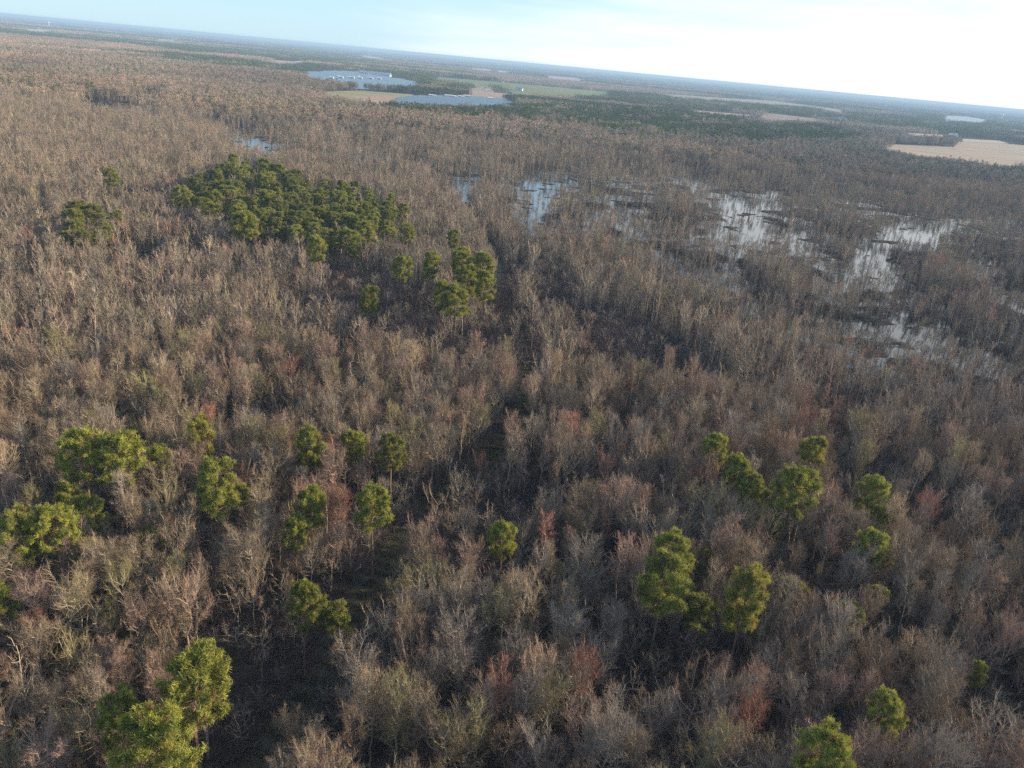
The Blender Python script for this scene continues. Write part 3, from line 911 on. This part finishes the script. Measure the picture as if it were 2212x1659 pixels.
# kind, size, colour of each
form_i = rng.choice(len(forms), n, p=np.array([1, 1, 1, .6, 1, 1, .8, .35, 1, 1, 1, 1, .9, 1, .25, .6]) / 13.5)
swampy = (wf > 0.15) | (pf > -12)
form_i = np.where(swampy & (rng.random(n) < 0.75), rng.choice([5, 6, 10], n), form_i)
side = u16 / 2212.0
wpal = np.stack([1.5 - side, 0.7 + 0.6 * side, 0.22 + 1.4 * side, 0.30 - 0.1 * side, 0.35 + 0 * side, 0.05 + 0.08 * side, 0.4 + 0.2 * side], -1)
wpal *= np.stack([0.5 + fbm(bx_, by_, 45, 60 + q, 2) for q in range(7)], -1) ** 2.5
wpal = np.clip(wpal, 0.001, 9)
wpal[:, 5] *= 0.6 + 3 * (fbm(bx_, by_, 25, 66) > 0.62)
cw = np.cumsum(wpal / wpal.sum(1, keepdims=True), 1)
pal_i = (rng.random((n, 1)) > cw).sum(1).clip(0, 6)
pal_i = np.where(form_i == 14, 4, pal_i)
tintv = PV[pal_i] * rng.uniform(0.72, 1.25, (n, 1))
ss = rng.uniform(0.60, 1.16, n) * (0.92 + 0.25 * (fbm(bx_, by_, 60, 71) - 0.5))
ss = np.where(swampy, ss * 0.72, ss)
inc = np.zeros(n, bool)
for c in CLEAR: inc |= sdist(c, bx_, by_) > 0
ss = np.where(inc, ss * 0.5, ss)
sw = ss * rng.uniform(0.80, 1.26, n) * np.where(inc, 1.7, 1.0)
rz_ = rng.uniform(0, 6.28, n)

cand = np.where(inframe)[0]
ind = cand[np.argsort(dist[cand])][:300]
LM = [q for q in pine_xy]
LMN = {  # short names of the pines used to find bare trees
 'lone pine right of the track in the lower middle': 'the lone pine right of the track',
 'pine half hidden behind a pale bare tree left of the track': 'the half-hidden pine by the track',
 'biggest pine crown, low in the left foreground': 'the biggest left foreground pine',
 'right pine of the pair at the bottom left': 'the bottom left pine pair',
 'tall ragged pine beside the dark bend of the track': 'the ragged pine at the track bend',
 'solitary upright pine in the bottom right': 'the upright bottom right pine',
 'pine cut off by the bottom edge at the right': 'the pine at the bottom edge',
 'very narrow pine near the right edge': 'the very narrow right edge pine',
 'dark shaded pine low in front of the dense clump': 'the dark pine below the right clump',
 'large olive pine beside the dense right clump': 'the large olive pine',
 'low wide pine between bare trees at the right': 'the low wide right hand pine',
 'pine cut off by the left edge': 'the pine at the left edge',
 'narrow drooping pine at the left': 'the narrow drooping left pine',
 'round bright pine right of the broad double crown': 'the round bright left pine',
 'pine right of the large olive pine': 'the pine beside the olive one',
 'smallest pine at the foot of the column of four': 'the smallest far right pine',
 'widest pine of the dense right clump': 'the widest right clump pine',
}
lm = [(p[4], p[5], LMN[p[3]]) for p in pine_xy if p[3] in LMN]
FW = {'snag': 'half-dead', 'broom': 'broom-shaped', 'round': 'round-crowned', 'slender': 'slender', 'gnarled': 'gnarled', 'spreading': 'spreading'}
PW = {'tan': 'tan', 'pinkish': 'pinkish', 'grey': 'grey', 'olive': 'olive-tinged', 'pale': 'pale', 'red': 'red-budded', 'brown': 'dark brown'}
cnt = {}
rank = []
for i in ind:
    dd = [math.hypot(u16[i] - q[0], v16[i] - q[1]) for q in lm]
    j = int(np.argmin(dd)); dx, dy = u16[i] - lm[j][0], v16[i] - lm[j][1]
    dr = ('right of' if dx > 0 else 'left of') if abs(dx) > abs(dy) else ('below' if dy > 0 else 'behind')
    rank.append((dd[j], j, dr, i))
rank.sort()
for (dd_, j, dr, i) in rank:
    fm = forms[form_i[i]]
    c_ = cnt.get((j, dr), 0); cnt[(j, dr)] = c_ + 1
    big = 'tall ' if ss[i] > 1.0 else ('small ' if ss[i] < 0.78 else '')
    o1 = ORD[c_] if c_ < 20 else 'twenty-' + ORD[c_ - 20]
    lab = '%s%s %s bare tree %s nearest %s %s' % (big, PW[PN[pal_i[i]]], FW[fm], o1, dr, lm[j][2])
    if len(lab.split()) > 16: lab = lab.replace(big, '', 1)
    e = empty('bare_tree', (bx_[i], by_[i], bz_[i]), rz_[i])
    e.scale = (sw[i], sw[i], ss[i])
    e.rotation_euler = (rng.normal(0, 0.05), rng.normal(0, 0.05), rz_[i])
    tag(e, lab, 'bare tree', 'leafless trees of the foreground')
    for nm_, me in (('trunk', TREES[form_i[i]][1]), ('crown', TREES[form_i[i]][2])):
        o = link(nm_, me, e); o['tint'] = [float(q) for q in tintv[i]]

rest = np.ones(n, bool); rest[ind] = False
S3 = np.stack([sw, sw, ss], -1)
hi = rest & (dist < 250); lo = rest & ~hi
for nm_, key, mm_, lab in (('bare_woodland', 'near', hi, 'leafless swamp woodland filling the foreground behind the single trees'), ('swamp_woodland', 'mid', lo, 'leafless woodland of the middle distance around the flooded openings')):
    mass(nm_, key, np.stack([bx_, by_, bz_], -1)[mm_], rz_[mm_], S3[mm_], form_i[mm_], tintv[mm_], lab, 'woodland')

# understory saplings and brambles
ux, uy = jgrid(-420, 560, 45, 620, 3.6, 12)
m = keep_view(ux, uy, 40, 60); ux, uy = ux[m], uy[m]
k = (edge_dist(TRACK, ux, uy, False) > 3.4)
pfu = pond_f(ux, uy); k &= pfu < -2
wfu = wet_f(ux, uy); k &= hsh(ux, uy, 91) < (0.8 - 0.6 * wfu)
inclear = np.zeros(ux.shape, bool)
for c in CLEAR: inclear |= sdist(c, ux, uy) > 2
k &= ~inclear | (hsh(ux, uy, 92) < 0.8)
k &= ~inside(GC, ux, uy)
ux, uy = ux[k], uy[k]; inclear = inclear[k]
n = len(ux); s = rng.uniform(0.26, 0.55, n); s = np.where(inclear, s * 0.5, s)
t_ = np.array([0.62, 0.58, 0.60]) * rng.uniform(0.7, 1.25, (n, 1)) * np.stack([rng.uniform(0.9, 1.1, n) for _ in range(3)], -1)
mass('saplings', 'mid', np.stack([ux, uy, height(ux, uy)], -1), rng.uniform(0, 6.28, n), np.stack([s * 1.5, s * 1.5, s], -1), rng.integers(0, 14, n), t_, 'thin grey saplings crowding beneath the taller bare trees', 'saplings')
r_ = np.random.default_rng(77)
gi_ = r_.integers(0, len(pts), 5200); go_ = r_.normal(0, 2.0, 5200)
gp = pts[gi_] + nm[gi_] * go_[:, None] + r_.uniform(-0.6, 0.6, (5200, 2))
gq = gp[(gp[:, 1] < 330)]
p_ = np.stack([r_.normal(0, 0.35, 60), r_.normal(0, 0.35, 60), np.zeros(60)], -1)
for i in range(2):
    d_ = unit(r_.normal(size=(60, 3)) * 0.45 + np.array([0, 0, 1.0])); c_g = np.array([0.12, 0.115, 0.06]) * r_.uniform(0.6, 1.5, (60, 1))
    source('grass|%d' % i, cones(p_, p_ + d_ * r_.uniform(0.2, 0.65, (60, 1)), np.full(60, 0.03), c_g, c_g * np.array([1.25, 1.1, 0.9])))
n = len(gq)
sg = r_.uniform(0.6, 1.5, n)
mass('grass', 'grass', np.column_stack([gq, height(gq[:, 0], gq[:, 1]) + 0.02]), r_.uniform(0, 6.28, n), np.stack([sg, sg, sg], -1), r_.integers(0, 2, n), np.array([1, 1, 1.]) * r_.uniform(0.6, 1.4, (n, 1)), 'rough tufted grass and weeds growing along the shaded track', 'grass')
ux, uy = jgrid(-420, 560, 45, 620, 3.6, 13)
m = keep_view(ux, uy, 20, 30); ux, uy = ux[m], uy[m]
k = (edge_dist(TRACK, ux, uy, False) > 3.2) & (pond_f(ux, uy) < -3) & (hsh(ux, uy, 93) < 0.7) & (hsh(ux, uy, 94) > 1.2 * wet_f(ux, uy))
ux, uy = ux[k], uy[k]; n = len(ux)
inclear = np.zeros(ux.shape, bool)
for c in CLEAR: inclear |= sdist(c, ux, uy) > 0
s = rng.uniform(0.5, 1.2, n) * np.where(inclear, 2.1, 1)
mass('undergrowth', 'shrub', np.stack([ux, uy, height(ux, uy)], -1), rng.uniform(0, 6.28, n), np.stack([s, s, s], -1), rng.integers(0, 4, n), np.array([1, 0.95, 1.0]) * rng.uniform(0.7, 1.3, (n, 1)), 'dark tangled brambles covering the forest floor and the shaded clearing', 'undergrowth')

# far woods in patches of many trees
for i in range(5): source('woods_a|%d' % i, patch(700 + i, 30, 5.2, 130, 0.03))
for i in range(3): source('pines_a|%d' % i, patch(720 + i, 30, 5.0, 90, 0.95, 0.85))
for i in range(4): source('woods_b|%d' % i, patch(740 + i, 60, 6.5, 34, 0.03))
for i in range(3): source('pines_b|%d' % i, patch(760 + i, 60, 6.5, 34, 0.95))

def far_band(d0, d1, step, seed, clsA, clsB, nA, nB, sc, labA, labB, nameA, nameB):
    x, y = jgrid(-d1 * 0.9, d1 * 0.95, d0 * 0.7, d1, step, seed)
    d = np.hypot(x, y)
    inr = (d1 > 5e3) | (y < 1e9)
    m = keep_view(x, y, 60, 120, 17) & ((y >= d0) & (y < d1))
    x, y = x[m], y[m]
    k = np.ones(x.shape, bool)
    hs = step * 0.42
    if d0 < 1000:
        q_ = y < 1320
        pq = np.full(x.shape, -99.0); pq[q_] = pond_f(x[q_], y[q_]); k &= pq < -8
    for poly in OPEN:
        k &= sdist(poly, x, y) < -hs * 0.55
    # clearings of the far country
    fn = fbm(x, y, 900, 101, 3)
    if d0 > 2000: k &= ~((fn > 0.70) & (fbm(x, y, 260, 102, 2) > 0.52))
    x, y = x[k], y[k]
    con = sdist(PLANTATION, x, y) > -step * 0.3
    con &= hsh(x, y, 5) < 0.85
    con |= (fbm(x * 0.4, y, 420, 111, 3) > (0.64 if d0 < 2000 else 0.575))
    far = np.clip((np.hypot(x, y) - 4000) / 8000, 0, 1)
    con |= (fbm(x * 0.5, y, 1500, 121, 3) > 0.62 - 0.10 * far) & (hsh(x, y, 6) < 0.8)
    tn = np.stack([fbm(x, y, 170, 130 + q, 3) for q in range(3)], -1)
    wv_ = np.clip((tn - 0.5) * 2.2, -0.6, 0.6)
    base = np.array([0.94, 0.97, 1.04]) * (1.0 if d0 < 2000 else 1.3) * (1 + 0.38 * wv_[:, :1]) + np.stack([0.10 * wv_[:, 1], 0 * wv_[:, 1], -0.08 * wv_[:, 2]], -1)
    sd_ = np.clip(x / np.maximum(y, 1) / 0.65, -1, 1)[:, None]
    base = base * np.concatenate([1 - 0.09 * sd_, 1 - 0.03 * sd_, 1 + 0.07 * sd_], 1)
    for sel, key, nm_, nn_, lab in ((~con, clsA, nameA, nA, labA), (con, clsB, nameB, nB, labB)):
        q = int(sel.sum())
        if not q: continue
        sz = sc * rng.uniform(0.92, 1.08, q)
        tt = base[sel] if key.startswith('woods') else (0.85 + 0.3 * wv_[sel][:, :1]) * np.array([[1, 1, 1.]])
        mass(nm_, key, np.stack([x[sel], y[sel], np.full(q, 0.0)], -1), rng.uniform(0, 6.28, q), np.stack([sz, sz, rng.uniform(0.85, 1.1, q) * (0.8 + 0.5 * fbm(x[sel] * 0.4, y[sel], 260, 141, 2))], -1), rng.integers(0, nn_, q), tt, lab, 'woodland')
        print(nm_, q)
far_band(955, 2300, 25.5, 21, 'woods_a', 'pines_a', 5, 3, 1.0, 'leafless woods between the swamp and the farm fields', 'dark green pine plantation in front of the middle solar farm', 'woodland', 'pine_plantation')
far_band(2300, 7000, 52, 22, 'woods_b', 'pines_b', 4, 3, 1.0, 'distant pinkish brown woods around the farms', 'distant dark pine stands among the farms', 'distant_woodland', 'distant_pine_stands')
far_band(7000, 15000, 105, 23, 'woods_b', 'pines_b', 4, 3, 2.1, 'hazy woods towards the horizon', 'hazy blue green pine woods towards the horizon', 'hazy_woodland', 'hazy_pine_woods')
far_band(15000, 30000, 230, 24, 'woods_b', 'pines_b', 4, 3, 4.6, 'faint blue woods along the horizon line', 'faint dark pine woods along the horizon line', 'horizon_woodland', 'horizon_pine_woods')

# ------------------------------------------------------------------ solar farms
def box(x0, x1, y0, y1, z0, z1):
    V = np.array([(x, y, z) for z in (z0, z1) for y in (y0, y1) for x in (x0, x1)], float)
    T = np.array([[0, 2, 3, 1], [4, 5, 7, 6], [0, 1, 5, 4], [2, 6, 7, 3], [0, 4, 6, 2], [1, 3, 7, 5]])
    return V, T
def jq(parts):
    V, T, o = [], [], 0
    for v, t_ in parts: V.append(v); T.append(t_ + o); o += len(v)
    return np.concatenate(V), np.concatenate(T)

for farm, poly in FARMS.items():
    q = np.array(poly); y0, y1 = q[:, 1].min(), q[:, 1].max()
    stepy = max(9.0, (y1 - y0) / 60)
    k = 0
    yy = y0 + 8
    while yy < y1 - 5:
        xs = np.linspace(q[:, 0].min(), q[:, 0].max(), 400)
        ins = inside(poly, xs, np.full(400, yy))
        if ins.any():
            a, b_ = xs[ins].min() + rng.uniform(4, 34), xs[ins].max() - rng.uniform(4, 34)
            if b_ - a > 20:
                wd = stepy * 0.62
                e = empty('solar_panel_row', ((a + b_) / 2, yy, 0.1))
                hl = (b_ - a) / 2
                V, T = box(-hl, hl, -wd / 2, wd / 2, 1.0, 1.06)
                V[:, 2] += (V[:, 1] / wd + 0.5) * 1.7
                link('panels', mesh('panels', V, T, M_PANEL), e)
                ps = [box(x_ - 0.08, x_ + 0.08, -0.1, 0.1, -0.1, 1.8) for x_ in np.linspace(-hl + 2, hl - 2, max(3, int(hl / 12)))]
                V, T = jq(ps)
                link('support_posts', mesh('support_posts', V, T, M_STEEL), e)
                o1 = ORD[k] if k < 20 else (['twenty', 'thirty', 'forty', 'fifty', 'sixty'][min(4, (k + 1) // 10 - 2)] + '-' + ORD[(k + 1) % 10 - 1] if (k + 1) % 10 else ['thirtieth', 'fortieth', 'fiftieth', 'sixtieth', 'seventieth'][min(4, (k + 1) // 10 - 3)])
                tag(e, 'tilted row of blue panels, %s row from the front of %s' % (o1, farm), 'solar panels', 'panel rows of ' + farm)
                k += 1
        yy += stepy
    print(farm, k, 'rows')

# ------------------------------------------------------------------ farm buildings, cabins, towers
def house(px, py, w_, d_, h_, rz, wall, roof, name, label, cat, group=None, win=True, z=0.3, pitch=0.45):
    p = at(px, py, 0)
    e = empty(name, (p[0], p[1], z), rz)
    tag(e, label, cat, group)
    V, T = box(-w_ / 2, w_ / 2, -d_ / 2, d_ / 2, -0.2, h_)
    link('wall', mesh('wall', V, T, wall), e)
    rh = d_ * pitch
    ov = 0.5
    V = np.array([(-w_ / 2 - ov, -d_ / 2 - ov, h_ + 0.01), (w_ / 2 + ov, -d_ / 2 - ov, h_ + 0.01), (w_ / 2 + ov, d_ / 2 + ov, h_ + 0.01), (-w_ / 2 - ov, d_ / 2 + ov, h_ + 0.01), (-w_ / 2 - ov, 0, h_ + rh), (w_ / 2 + ov, 0, h_ + rh)], float)
    me = bpy.data.meshes.new('roof'); me.from_pydata([tuple(v) for v in V], [], [(0, 1, 5, 4), (2, 3, 4, 5), (0, 4, 3), (1, 2, 5), (3, 2, 1, 0)]); me.materials.append(roof)
    ro = link('roof', me, e)
    if win:
        nw = max(2, int(w_ / 4))
        for i in range(nw):
            x_ = -w_ / 2 + w_ * (i + 0.5) / nw
            if i == nw // 2:
                V, T = box(x_ - 0.6, x_ + 0.6, -d_ / 2 - 0.06, -d_ / 2 + 0.02, 0, 2.1); link('door', mesh('door', V, T, M_BRICK), e)
            else:
                V, T = box(x_ - 0.6, x_ + 0.6, -d_ / 2 - 0.05, -d_ / 2 + 0.02, h_ * 0.4, h_ * 0.8); link('window', mesh('window', V, T, M_GLASS), e)
    else:
        V, T = box(-1.8, 1.8, -d_ / 2 - 0.06, -d_ / 2 + 0.02, 0, h_ * 0.8); link('door', mesh('door', V, T, M_ROOF), e)
    return e

for i, (px, py, w_) in enumerate([(716, 172, 12), (737, 171, 13), (759, 171, 20), (778, 172, 13), (800, 172, 18), (819, 173, 14), (797, 163, 8), (774, 167, 7), (730, 166, 7)]):
    house(px, py, w_, 8, 6.5 if w_ > 11 else 3.5, 0.1, M_WHITE, M_WHITE, 'equipment_cabin', 'white cabin, %s of the left solar farm' % ['leftmost in the front line', 'second in the front line', 'largest, left of centre', 'fourth in the front line', 'second largest, right of centre', 'rightmost in the front line', 'small one behind the large cabins', 'small one in the middle rear', 'small one at the rear left'][i], 'cabin', 'white cabins in the left solar farm', False, pitch=0.2)
for i, (px, py, w_) in enumerate([(931, 209, 9), (938, 210, 9), (972, 211, 26), (984, 212, 8), (993, 211, 8), (999, 212, 8), (1008, 211, 16), (1057, 215, 8), (1061, 215, 7)]):
    house(px, py, w_, 8, 5 if w_ > 11 else 4, 0.1, M_WHITE, M_WHITE, 'equipment_cabin', 'white cabin, %s of the middle solar farm' % ['leftmost', 'second from the left', 'longest one at the middle', 'next after the longest', 'fifth from the left', 'sixth from the left', 'long low one right', 'second from the right', 'rightmost'][i], 'cabin', 'white cabins of the middle solar farm', False, pitch=0.2)
house(811, 163, 120, 26, 6, -0.12, M_WHITE, M_METALROOF, 'long_shed', 'long shed with pale blue metal roof behind the left solar farm', 'shed', None, False, pitch=0.3)
house(853, 158, 90, 30, 7, 0.0, M_WHITE, M_METALROOF, 'warehouse', 'pale blue warehouse in the trees behind the left solar farm', 'warehouse', None, False, pitch=0.2)
BL = [(2070, 235, 0, 0, '', '')]
house(1053, 194, 16, 9, 5, 0.4, M_WHITE, M_ROOF, 'farmhouse', 'white farmhouse on the sandy lot behind the middle solar farm', 'house')
house(1122, 196, 24, 11, 6, -0.3, M_WHITE, M_METALROOF, 'barn', 'white barn at the near edge of the green field', 'barn', None, False)
house(1102, 207, 16, 9, 5, -0.2, M_WHITE, M_ROOF, 'farmhouse', 'white farmhouse in the trees beside the sandy lot', 'house')
house(1086, 180, 12, 9, 7, 0.2, M_WHITE, M_ROOF, 'farmhouse', 'small white farmhouse on the far edge of the green field', 'house')
house(978, 178, 14, 8, 5, 0.2, M_WHITE, M_ROOF, 'farmhouse', 'white farmhouse at the left end of the green field', 'house')
house(1737, 251, 12, 9, 4, 0.1, M_BRICK, M_ROOF, 'farmhouse', 'red brick farmhouse at the back of the bare brown field', 'house')
house(1758, 252, 12, 9, 5, 0.1, M_WHITE, M_METALROOF, 'farmhouse', 'white farmhouse right of the brick farmhouse', 'house')
house(1818, 260, 26, 12, 5, -0.2, M_WHITE, M_METALROOF, 'barn', 'white roofed barn right of the bare brown field', 'barn', None, False)
house(2058, 295, 26, 10, 5, 0.0, M_WHITE, M_METALROOF, 'barn', 'pale roofed barn behind the dark copse at right', 'barn', None, False)
house(1912, 320, 10, 6, 2.5, 0.3, M_WHITE, M_METALROOF, 'shed', 'low white shed at the left tip of the tan stubble field', 'shed', None, False)
house(660, 138, 20, 10, 6, 0.1, M_WHITE, M_WHITE, 'farmhouse', 'white farmhouse in woods above the left solar farm, left one', 'house', 'far white buildings')
house(645, 138, 30, 12, 6, 0.1, M_WHITE, M_WHITE, 'barn', 'long white barn in woods above the left solar farm', 'barn', 'far white buildings', False)
house(820, 128, 60, 16, 7, 0.0, M_WHITE, M_WHITE, 'barn', 'far white barn above the pale blue warehouse', 'barn', 'far white buildings', False)
house(134, 66, 40, 18, 8, 0.0, M_WHITE, M_WHITE, 'barn', 'white barn right of the pale sandy field at far left', 'barn', 'far white buildings', False)
house(377, 87, 40, 18, 10, 0.0, M_WHITE, M_WHITE, 'barn', 'white barn near the horizon left of centre', 'barn', 'far white buildings', False)

def water_tower(px, py, h_, rt, dist_, label):
    """stands at a given distance under the photo point of its tank"""
    d = RM @ np.array([(px - 1106) / F, (829.5 - py) / F, -1.0]); hd = math.hypot(d[0], d[1])
    x, y = d[0] / hd * dist_, d[1] / hd * dist_
    e = empty('water_tower', (x, y, 0)); tag(e, label, 'water tower')
    import bmesh
    bm = bmesh.new(); bmesh.ops.create_uvsphere(bm, u_segments=20, v_segments=12, radius=rt, matrix=Matrix.Translation((0, 0, h_)) @ Matrix.Diagonal((1, 1, 0.75, 1)))
    me = bpy.data.meshes.new('tank'); bm.to_mesh(me); bm.free(); me.materials.append(M_WHITE); link('tank', me, e)
    bm = bmesh.new(); bmesh.ops.create_cone(bm, cap_ends=True, segments=14, radius1=rt * 0.5, radius2=rt * 0.22, depth=h_ - rt * 0.6, matrix=Matrix.Translation((0, 0, (h_ - rt * 0.6) / 2)))
    me = bpy.data.meshes.new('pedestal'); bm.to_mesh(me); bm.free(); me.materials.append(M_WHITE); link('pedestal', me, e)
water_tower(2168, 238, 45, 11, 7000, 'white water tower rising over woods near the right horizon')
water_tower(103, 36, 50, 11, 9500, 'pale water tower on the far left horizon')

# ------------------------------------------------------------------ haze
HB = 33000
V, T = box(-HB, HB, -HB, HB, -2.0, H + 3)
hz = link('haze', mesh('haze', V, T))
mh = bpy.data.materials.new('haze_air'); mh.use_nodes = True
t = mh.node_tree; t.nodes.clear()
pv = t.nodes.new('ShaderNodeVolumePrincipled'); pv.inputs['Color'].default_value = (0.50, 0.74, 1.0, 1)
pv.inputs['Density'].default_value = 0.000105
pv.inputs['Anisotropy'].default_value = 0.0
mo = t.nodes.new('ShaderNodeOutputMaterial'); t.links.new(pv.outputs[0], mo.inputs['Volume'])
hz.data.materials.append(mh)
tag(hz, 'thin blue haze that veils the distant woods', 'haze', kind='stuff')
